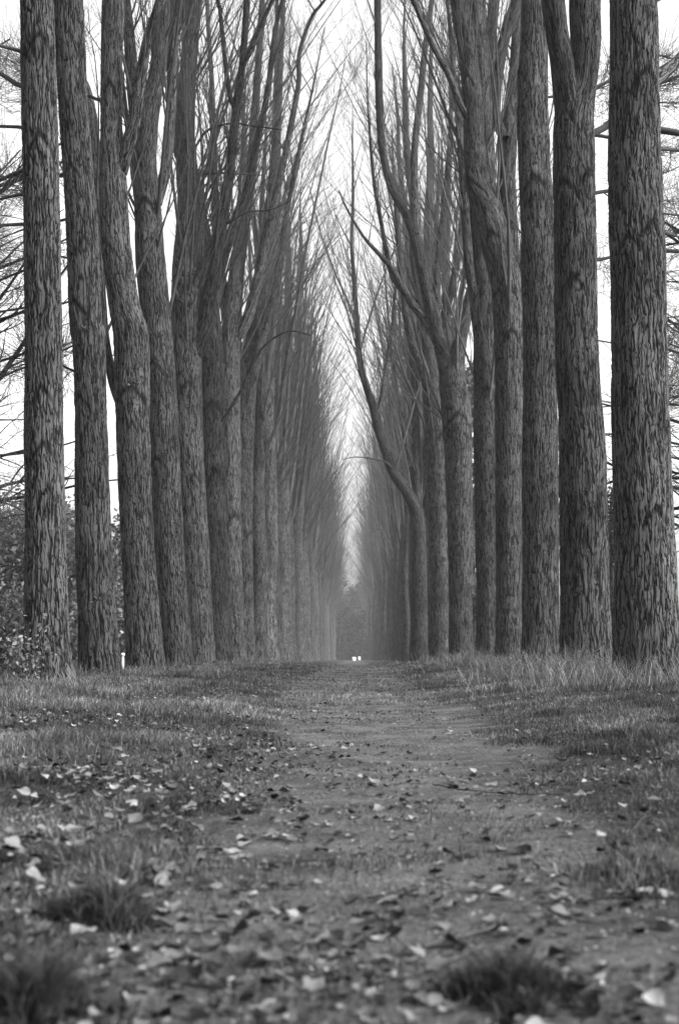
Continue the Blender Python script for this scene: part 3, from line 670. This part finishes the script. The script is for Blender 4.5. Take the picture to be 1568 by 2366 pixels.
# leafy shoots at the foot of the nearest left trunk
def shoots(name, x, y, h, wd, n, label, cat, mat, ls, seed, nl=14):
    random.seed(seed); r = np.random.default_rng(seed)
    z = float(gz(x, y)); e = empty(name, (x, y, z)); tag(e, label, cat)
    T = Tubes(); C_ = []
    for i in range(n):
        az = rnd(0, 6.283); L_ = h * rnd(.55, 1.1); d = unit(np.array([math.cos(az) * rnd(.1, .5) * wd / h, math.sin(az) * .4 * wd / h, 1.0])); p_ = np.array([rnd(-.12, .12) * wd, rnd(-.12, .12) * wd, -.03])
        pts = [p_]
        for j in range(6):
            d = unit(d + np.array([rnd(-.15, .15), rnd(-.15, .15), -.10 * j / 3])); p_ = p_ + d * L_ / 6; pts.append(p_)
        T.add(pts, [.007 * (1 - j * .13) for j in range(7)], 4)
        for j in range(nl):
            t = rnd(.2, 1) * 6; k_ = min(int(t), 5); q = pts[k_] * (1 - (t - k_)) + pts[k_ + 1] * (t - k_); C_.append(q + r.normal(size=3) * .035)
    obj('stems', T.mesh('stems', TWIG), e)
    o = leaf_cloud('foliage', np.array(C_), ls, mat, r); o.parent = e
    return e
shoots('leafy_shoots', -4.30, 19.0, 0.95, 1.0, 26, 'leafy shoots sprouting in front of the nearest left trunk', 'shrub', FOLIP, .035, 401, 16)
shoots('bramble', -5.15, 20.6, 1.5, 1.7, 40, 'pale leafy bramble left of the nearest left trunk', 'shrub', FOLI, .045, 402, 26)
shoots('bramble', -5.6, 24.0, 1.9, 2.2, 46, 'taller bramble behind the nearest left trunk at the picture edge', 'shrub', FOLI, .05, 403, 28)

shoots('weeds', 4.7, 18.6, .55, 1.3, 34, 'ragged weeds and dead stalks in front of the stoutest right trunk', 'weeds', FOLI, .022, 404, 9)
shoots('weeds', 3.7, 23.6, .5, 1.5, 34, 'ragged weeds in front of the forked second right trunk', 'weeds', FOLI, .024, 405, 9)
shoots('weeds', 3.5, 29.0, .6, 1.6, 30, 'pale weeds in front of the third right trunk', 'weeds', FOLIP, .026, 406, 9)
shoots('weeds', -4.1, 23.8, .28, .9, 18, 'low weeds at the foot of the second left trunk', 'weeds', FOLI, .024, 407, 8)

# ------------------------------------------------------------------ small posts
def box_v(x0, x1, y0, y1, z0, z1, bev=0.01):
    v = []
    for (z, s) in ((z0, 0), (z0 + bev, bev), (z1 - bev, bev), (z1, 0)):
        q = bev - s
        v += [(x0 + q, y0 + q, z), (x1 - q, y0 + q, z), (x1 - q, y1 - q, z), (x0 + q, y1 - q, z)]
    f = [[3, 2, 1, 0], [12, 13, 14, 15]] + [[i * 4 + j, i * 4 + (j + 1) % 4, (i + 1) * 4 + (j + 1) % 4, (i + 1) * 4 + j] for i in range(3) for j in range(4)]
    return np.array(v, float), np.array(f)
p, mpp = P(284, 1545, 28.0); z = float(gz(p[0], 28.0))
e = empty('marker_post', (p[0], 28.0, z)); tag(e, 'small pale marker post with a bright top between the second and third left trunks', 'post')
v, f = box_v(-.022, .022, -.022, .022, -.1, .34); obj('post', mesh_from('post', v, f, simple('grey_post', .3, .45, 20), smooth=False), e)
v, f = box_v(-.03, .03, -.03, .03, .343, .40); obj('cap', mesh_from('cap', v, f, WHITE, smooth=False), e)
for (px, wd, lab) in ((817.5, .85, 'left one of two tiny white blocks at the far end of the path'), (829.5, .62, 'right one of two tiny white blocks at the far end of the path')):
    p, mpp = P(px, 1526, 340.0); z = float(gz(p[0], 340.0))
    e = empty('white_block', (p[0], 340.0, z)); tag(e, lab, 'marker', 'white blocks at the end of the path')
    v, f = box_v(-wd / 2, wd / 2, -.2, .2, -.12, .85, .04); obj('block', mesh_from('block', v, f, WHITE, smooth=False), e)

# ------------------------------------------------------------------ grass
def blades(name, X, Y, Hh, Wd, mat, r, lean=.45, tone=None, off=(0, 0, 0), Z=None):
    n = len(X)
    if Z is None: Z = gz(X, Y)
    az = r.random(n) * 6.283; fa = r.random(n) * 6.283
    bend = (lean * (.2 + r.random(n))) * Hh
    dx, dy = np.cos(az) * bend, np.sin(az) * bend
    wx, wy = np.cos(fa) * Wd * .5, np.sin(fa) * Wd * .5
    b0 = np.stack([X, Y, Z - .005], 1) - np.array(off); m = np.stack([dx * .35, dy * .35, Hh * .6], 1); t = np.stack([dx, dy, Hh * (1 - .25 * (bend / (Hh + 1e-6)))], 1)
    W3 = np.stack([wx, wy, wx * 0], 1)
    V = np.stack([b0 - W3, b0 + W3, b0 + m + W3 * .75, b0 + m - W3 * .75, b0 + t], 1).reshape(-1, 3)
    i = np.arange(n)[:, None] * 5
    tn = np.repeat(r.random(n) if tone is None else tone, 5)
    return obj(name, mesh_from(name, V, [np.concatenate([i, i + 1, i + 2, i + 3], 1), np.concatenate([i + 3, i + 2, i + 4], 1)], mat, smooth=False, attrs={'tone': ('FLOAT', tn)}))
r = np.random.default_rng(9)
n = 900000
yy = np.exp(r.uniform(math.log(1.3), math.log(75), n)); hx = np.minimum(yy * .275 + .5, 9.0); xx = r.uniform(-1, 1, n) * hx
pm = path_mask(xx, yy) * (1 - .22 * sstep(6, 20, yy)); cl = noise(xx * 2.3, yy * 1.9, 0, 21) * .5 + .5; cl2 = noise(xx * .7, yy * .6, 0, 22) * .5 + .5; fine = noise(xx * 9, yy * 7, 0, 23) * .5 + .5
keep = r.random(n) < (1 - pm * .93) * (.25 + .75 * sstep(.25, .6, cl * .6 + fine * .4)) * np.where(yy < 3, .75, 1)
xx, yy, pm, cl, cl2 = xx[keep], yy[keep], pm[keep], cl[keep], cl2[keep]
ax = np.abs(xx - .1)
tus = sstep(.55, .8, noise(xx * 3.1, yy * 2.2, 0, 24) * .5 + .5)
Hh = (.014 + .05 * cl * cl2 * 2 + .045 * tus + .03 * sstep(1.0, 3.6, ax)) * (.5 + .9 * r.random(len(xx))) * (1 - .6 * pm) * (1 + .012 * yy)
Hh *= .72 * (1 - .35 * sstep(30, 70, yy))
Wd = .0022 + .00042 * yy + r.random(len(xx)) * .001
tone = np.clip(.30 + .55 * (cl - .5) + .35 * (cl2 - .5) - .12 * tus + .5 * (r.random(len(xx)) ** 2.2) * 1.2 - .1, 0, 1)
tag(blades('grass', xx, yy, Hh, Wd, GRASS, r, .7, tone), 'short patchy grass on both sides of the trodden path', 'grass', kind='stuff')
# tall dry grass at the feet of the right row (and a little on the left)
n = 26000
cx_ = []
for (tx, ty, s, m) in ((4.15, 18.9, .8, 5200), (5.0, 18.4, .6, 2600), (3.1, 17.5, .7, 2200), (4.3, 24.3, .75, 4200), (3.3, 23.0, .7, 2200), (4.2, 30, .8, 3200), (3.7, 36, .9, 3000), (3.6, 42, .9, 2200), (3.6, 50, .9, 1500), (-4.3, 18.9, .7, 1800), (-4.1, 24.2, .7, 1500), (-4.1, 29.6, .7, 1300), (-4.0, 35, .7, 1100), (-4.0, 41, .7, 900), (-4.0, 47, .8, 800), (4.8, 16, .8, 1200), (5.6, 20.5, .7, 1800)):
    cx_.append(np.stack([tx + r.normal(size=m) * s, ty + r.normal(size=m) * s * .6, np.full(m, 1.0 if tx > 0 else .5)], 1))
q = np.concatenate(cx_); keep = (noise(q[:, 0] * 2.6, q[:, 1] * 1.8, 0, 31) + .35 * noise(q[:, 0] * 9, q[:, 1] * 6, 0, 32) > -.02); q = q[keep]
Hh = q[:, 2] * (.12 + .62 * r.random(len(q)) ** 2.0) * (.75 + .4 * (noise(q[:, 0] * 1.3, q[:, 1], 0, 33)))
tag(blades('tall_grass', q[:, 0], q[:, 1], np.abs(Hh) + .03, .003 + .0002 * q[:, 1], GRASS, r, 1.25, np.clip(.35 + .65 * r.random(len(q)) ** 1.4, 0, 1)), 'tall dry grass round the feet of the trunks', 'grass', kind='stuff')

# distinct tufts close to the camera
def ground_at(px, py):
    """where the line of sight through a picture point meets the ground"""
    d = ray(px, py); lo, hi = 0.5, 80.0
    t = 0.6
    while t < 80:
        q_ = CAM + d * t
        if q_[2] < float(gz(q_[0], q_[1])): break
        t += 0.01 + t * .003
    return q_[0], q_[1]
def tuft(px, py, sx, h, n, label, mat, seed, lean=.5):
    r = np.random.default_rng(seed); x, y = ground_at(px, py); z = float(gz(x, y))
    lb = r.normal(size=(6, 2)) * [sx * .42, sx * .3]; wh = r.integers(0, 6, n); lh = r.uniform(.45, 1.1, 6)
    X_ = x + lb[wh, 0] + r.normal(size=n) * sx * .20; Y_ = y + lb[wh, 1] + r.normal(size=n) * sx * .18
    fall = np.exp(-(((X_ - x) / (sx * .8)) ** 2)) 
    o = blades('grass_tuft', X_, Y_, h * lh[wh] * fall * (.3 + .8 * r.random(n) ** 1.5), np.full(n, .0032), mat, r, 1.0, None, (x, y, z))
    o.location = (x, y, z); tag(o, label, 'grass tuft', 'dark grass tufts by the path')
tuft(235, 2130, .13, .12, 4200, 'dark grass tuft beside pale leaves at the left edge of the path', DARKGRASS, 501)
tuft(110, 2345, .12, .14, 4500, 'blurred dark tuft in the bottom left corner', DARKGRASS, 502)
tuft(1165, 2305, .12, .105, 4300, 'round blackish tuft low down on the right of the path', DARKGRASS, 503)
tuft(330, 1980, .07, .05, 900, 'small dark tuft above the leaf patch on the left', DARKGRASS, 504)
tuft(1070, 1980, .06, .02, 500, 'flat dark tuft in the middle of the path', DARKGRASS, 505)
tuft(560, 1880, .10, .05, 900, 'loose grass tuft at the left edge of the bare path', DARKGRASS, 506)

# ------------------------------------------------------------------ fallen leaves
def leaf_proto(seed):
    r = random.Random(seed)
    out = [(0, -.5), (.22, -.42), (.46, -.2), (.44, .02), (.28, .2), (.12, .38), (0, .55), (-.12, .38), (-.28, .2), (-.44, .02), (-.46, -.2), (-.22, -.42)]
    k1, k2, k3 = r.uniform(.3, 1.5), r.uniform(-.8, 1.2), r.uniform(-1.1, 1.1)
    def zz(x, y): return k1 * x * x + k2 * y * y * .6 + k3 * x * y
    V = [(0, 0, 0), (0, .25, zz(0, .25)), (0, -.25, zz(0, -.25))]
    for (x, y) in out:
        x2, y2 = x * r.uniform(.85, 1.1), y * r.uniform(.9, 1.08); V.append((x2, y2, zz(x2, y2) + r.uniform(-.03, .03)))
    for (x, y) in ((.25, -.1), (-.25, -.1)): V.append((x, y, zz(x, y) + r.uniform(-.03, .05)))
    # stalk
    V += [(-.012, -.5, zz(0, -.5)), (.012, -.5, zz(0, -.5)), (.05, -.9, zz(0, -.5) + .1), (.02, -.9, zz(0, -.5) + .1)]
    Ri, Li = 15, 16
    F3 = []
    right = [3, 4, 5, 6, 7, 8, 9]; left = [9, 10, 11, 12, 13, 14, 3]
    for ring, c in ((right, Ri), (left, Li)):
        for a_, b_ in zip(ring[:-1], ring[1:]): F3.append((a_, b_, c))
    F3 += [(9, 1, Ri), (1, 0, Ri), (0, 2, Ri), (2, 3, Ri), (3, 2, Li), (2, 0, Li), (0, 1, Li), (1, 9, Li)]
    return np.array(V, float), np.array(F3), np.array([[17, 18, 19, 20]])
PRO = [leaf_proto(i) for i in range(8)]
LM = []
for tn_i, tn in enumerate((.12, .35, .6, .8, 1.0)):
    for j, (v, f3, f4) in enumerate(PRO):
        a_ = tn * (.85 + .15 * np.sin(v[:, 0] * 9 + j))
        LM.append(mesh_from('fallen_leaf', v, [f3, f4], LEAFM, smooth=True, attrs={'tone': ('FLOAT', a_.clip(0, 1))}))
random.seed(77)
spots = [(765, 2215, 3, 1), (1310, 2075, 3, 0), (1530, 2135, 4, 1), (560, 1940, 4, 0), (820, 1893, 4, 1), (615, 2060, 3, 0), (690, 2150, 2, 1), (1010, 2040, 4, 0), (620, 2340, 3, 1), (1040, 1690, 4, 0), (1250, 1850, 3, 1), (1390, 1948, 4, 0), (1530, 1960, 4, 1), (100, 1940, 3, 0), (250, 1950, 4, 1), (130, 2030, 4, 0), (345, 2080, 4, 1), (375, 1990, 4, 0), (455, 1855, 4, 1), (475, 1975, 3, 0), (570, 1960, 3, 1), (960, 1900, 3, 1), (1100, 2060, 2, 0), (1290, 2090, 3, 0), (40, 2080, 3, 0), (345, 2250, 3, 0), (250, 2255, 3, 1), (430, 2235, 2, 1), (30, 1990, 3, 1), (85, 2000, 3, 0), (1035, 1700, 4, 1), (725, 1655, 4, 1), (530, 1735, 3, 1), (240, 1775, 4, 0), (400, 1745, 3, 0)]
while len(spots) < 300:
    if random.random() < .8: px, py = random.gauss(290, 240), 1790 + abs(random.gauss(0, 260))
    elif random.random() < .4: px, py = random.gauss(1330, 140), random.gauss(1910, 60)
    else: px, py = rnd(350, 1600), 1750 + 650 * random.random()
    if -60 < px < 1640 and py < 2420: spots.append((px, py, random.choice((0, 1, 1, 2, 2, 3, 3, 4)), random.randint(0, 1)))
for (px, py, tn, _) in spots:
    x, y = ground_at(px, py); x = float(x); y = float(y); pmk = float(path_mask(x, y))
    o = obj('fallen_leaf', LM[tn * 8 + random.randint(0, 7)])
    s_ = rnd(.028, .058); o.scale = (s_, s_, s_)
    o.location = (x, y, float(gz(x, y)) + .006 + (1 - pmk) * rnd(.012, .05))
    tl = .22 if pmk > .5 else .55
    o.rotation_euler = (rnd(-tl, tl), rnd(-tl, tl), rnd(0, 6.283))
    if pmk > .5: tag(o, 'curled poplar leaf lying on the bare earth of the path', 'leaf', 'fallen leaves on the path')
    else: tag(o, 'curled poplar leaf caught in the grass beside the path', 'leaf', 'fallen leaves in the grass')
# the thousands further off
r = np.random.default_rng(31)
Vs, F3s, F4s, tn_, o_ = [], [], [], [], 0
for i in range(14000):
    y = math.exp(r.uniform(math.log(1.9), math.log(34)))
    if r.random() < .14: x = path_cx(y) + r.normal() * .75 - .45
    elif r.random() < .5: x = -.6 - .09 * y + r.normal() * (.3 + .05 * y)
    else: x = r.uniform(-1, 1) * (y * .26 + .3)
    if noise(x * 1.6, y * 1.1, 0, 41) < (-.2 if x < -.4 else .1) and r.random() < .8: continue
    if path_mask(x, y) > .5 and r.random() < .45: continue
    v, f3, f4 = PRO[r.integers(0, 8)]; s_ = r.uniform(.014, .045)
    a, b_, c = r.uniform(-.45, .45), r.uniform(-.45, .45), r.uniform(0, 6.283)
    ca, sa, cb, sb, cc, sc_ = math.cos(a), math.sin(a), math.cos(b_), math.sin(b_), math.cos(c), math.sin(c)
    Rm = np.array([[cc, -sc_, 0], [sc_, cc, 0], [0, 0, 1]]) @ np.array([[cb, 0, sb], [0, 1, 0], [-sb, 0, cb]]) @ np.array([[1, 0, 0], [0, ca, -sa], [0, sa, ca]])
    pmk = float(path_mask(x, y))
    vv = (v * s_) @ Rm.T + np.array([x, y, float(gz(x, y)) + .006 + (1 - pmk) * r.uniform(0.005, .04)])
    Vs.append(vv); F3s.append(f3 + o_); F4s.append(f4 + o_); o_ += len(v); tn_.append(np.full(len(v), r.choice([.0, .0, .05, .1, .3, .45, .55, .7, .9])))
o = obj('leaf_litter', mesh_from('leaf_litter', np.concatenate(Vs), [np.concatenate(F3s), np.concatenate(F4s)], LEAFM, attrs={'tone': ('FLOAT', np.concatenate(tn_))}))
tag(o, 'litter of small fallen leaves scattered over path and grass', 'leaf litter', kind='stuff')
# soil crumbs and pebbles
n = 16000
yy = np.exp(r.uniform(math.log(1.4), math.log(14), n)); xx = path_cx(yy) + r.normal(size=n) * (.45 + .03 * yy)
s_ = (.0015 + .004 * r.random(n) ** 3)[:, None, None] * (1 + .08 * yy)[:, None, None]
oct_ = np.array([[1, 0, 0], [0, 1, 0], [-1, 0, 0], [0, -1, 0], [0, 0, .7], [0, 0, -.7]])[None] * (1 + .5 * (r.random((n, 6, 1)) - .5))
V = (oct_ * s_ + np.stack([xx, yy, gz(xx, yy)], 1)[:, None]).reshape(-1, 3)
f = np.array([[0, 1, 4], [1, 2, 4], [2, 3, 4], [3, 0, 4]]); F = (f[None] + np.arange(n)[:, None, None] * 6).reshape(-1, 3)
tag(obj('soil_crumbs', mesh_from('soil_crumbs', V, F, blade_mat('crumb', [(0, .02), (.6, .07), (1, .15)], mixt=0.0), attrs={'tone': ('FLOAT', np.repeat(r.random(n), 6))})), 'crumbs of soil and small stones on the path', 'soil', kind='stuff')

# twigs on the ground
random.seed(90)
def ground_twig(pix, w_, label, mat=DEAD, lift=.006):
    pts = []
    for (px, py) in pix:
        x, y = ground_at(px, py); pts.append([x, y, float(gz(x, y)) + lift])
    rows = [p_ + [w_ * (1 - .6 * i / len(pts))] for i, p_ in enumerate(pts)]
    c = catmull(rows, .02); c[:, 2] += 0.004 * np.array([random.random() for _ in c])
    T = Tubes(); T.add([a[:3] for a in c], list(c[:, 3]), 6)
    for j in range(2):
        i = random.randint(1, len(c) - 2); a = c[i][:3]; d = unit(c[i + 1][:3] - a); d2 = unit(d + np.array([-d[1], d[0], .15]) * random.choice((-1, 1)) * .8)
        T.add([a, a + d2 * .03, a + d2 * .06 + np.array([0, 0, .004])], [w_ * .5, w_ * .4, w_ * .2], 5)
    off = c[0][:3]; o = obj('twig', T.mesh('twig', mat, off), None, off); tag(o, label, 'twig', 'twigs on the path')
tw = [([(1000, 1820), (1080, 1835), (1170, 1842), (1300, 1845)], .003, 'long thin twig lying across the path right of centre'),
      ([(980, 2205), (1060, 2185), (1140, 2160), (1165, 2130)], .0035, 'pale bent twig behind the round dark tuft', ),
      ([(1330, 2100), (1420, 2090), (1530, 2088)], .004, 'dark twig on bare earth at the right edge'),
      ([(1420, 1960), (1455, 1940), (1480, 1905), (1500, 1895)], .006, 'pale forked stick propped in the grass at the right'),
      ([(600, 2010), (690, 2005), (780, 2000)], .003, 'thin dark twig left of the middle of the path'),
      ([(850, 2090), (900, 2080), (960, 2060)], .003, 'short dark twig in the middle of the path'),
      ([(420, 2290), (500, 2300), (560, 2290)], .0035, 'short twig at the bottom left of the path'),
      ([(1250, 2110), (1330, 2145), (1370, 2150)], .003, 'twig stub right of the round dark tuft')]
for t_ in tw: ground_twig(t_[0], t_[1], t_[2], TWIG if 'pale' in t_[2] else DEAD, .012)

# ------------------------------------------------------------------ haze
if HAZE > 0:
    hm = bpy.data.materials.new('haze'); hm.use_nodes = True; hn = hm.node_tree; hn.nodes.clear()
    pv = hn.nodes.new('ShaderNodeVolumePrincipled'); ho = hn.nodes.new('ShaderNodeOutputMaterial')
    pv.inputs['Color'].default_value = (.9, .9, .9, 1); pv.inputs['Density'].default_value = HAZE; pv.inputs['Anisotropy'].default_value = 0.2
    hn.links.new(pv.outputs[0], ho.inputs['Volume'])
    x0, x1, y0, y1, z0, z1 = -305, 305, -65, 465, -1.6, 36
    v = np.array([(x, y, z) for z in (z0, z1) for (x, y) in ((x0, y0), (x1, y0), (x1, y1), (x0, y1))], float)
    f = np.array([[3, 2, 1, 0], [4, 5, 6, 7], [0, 1, 5, 4], [1, 2, 6, 5], [2, 3, 7, 6], [3, 0, 4, 7]])
    tag(obj('haze', mesh_from('haze', v, f, hm, smooth=False)), 'thin pale mist filling the far avenue', 'haze', kind='stuff')
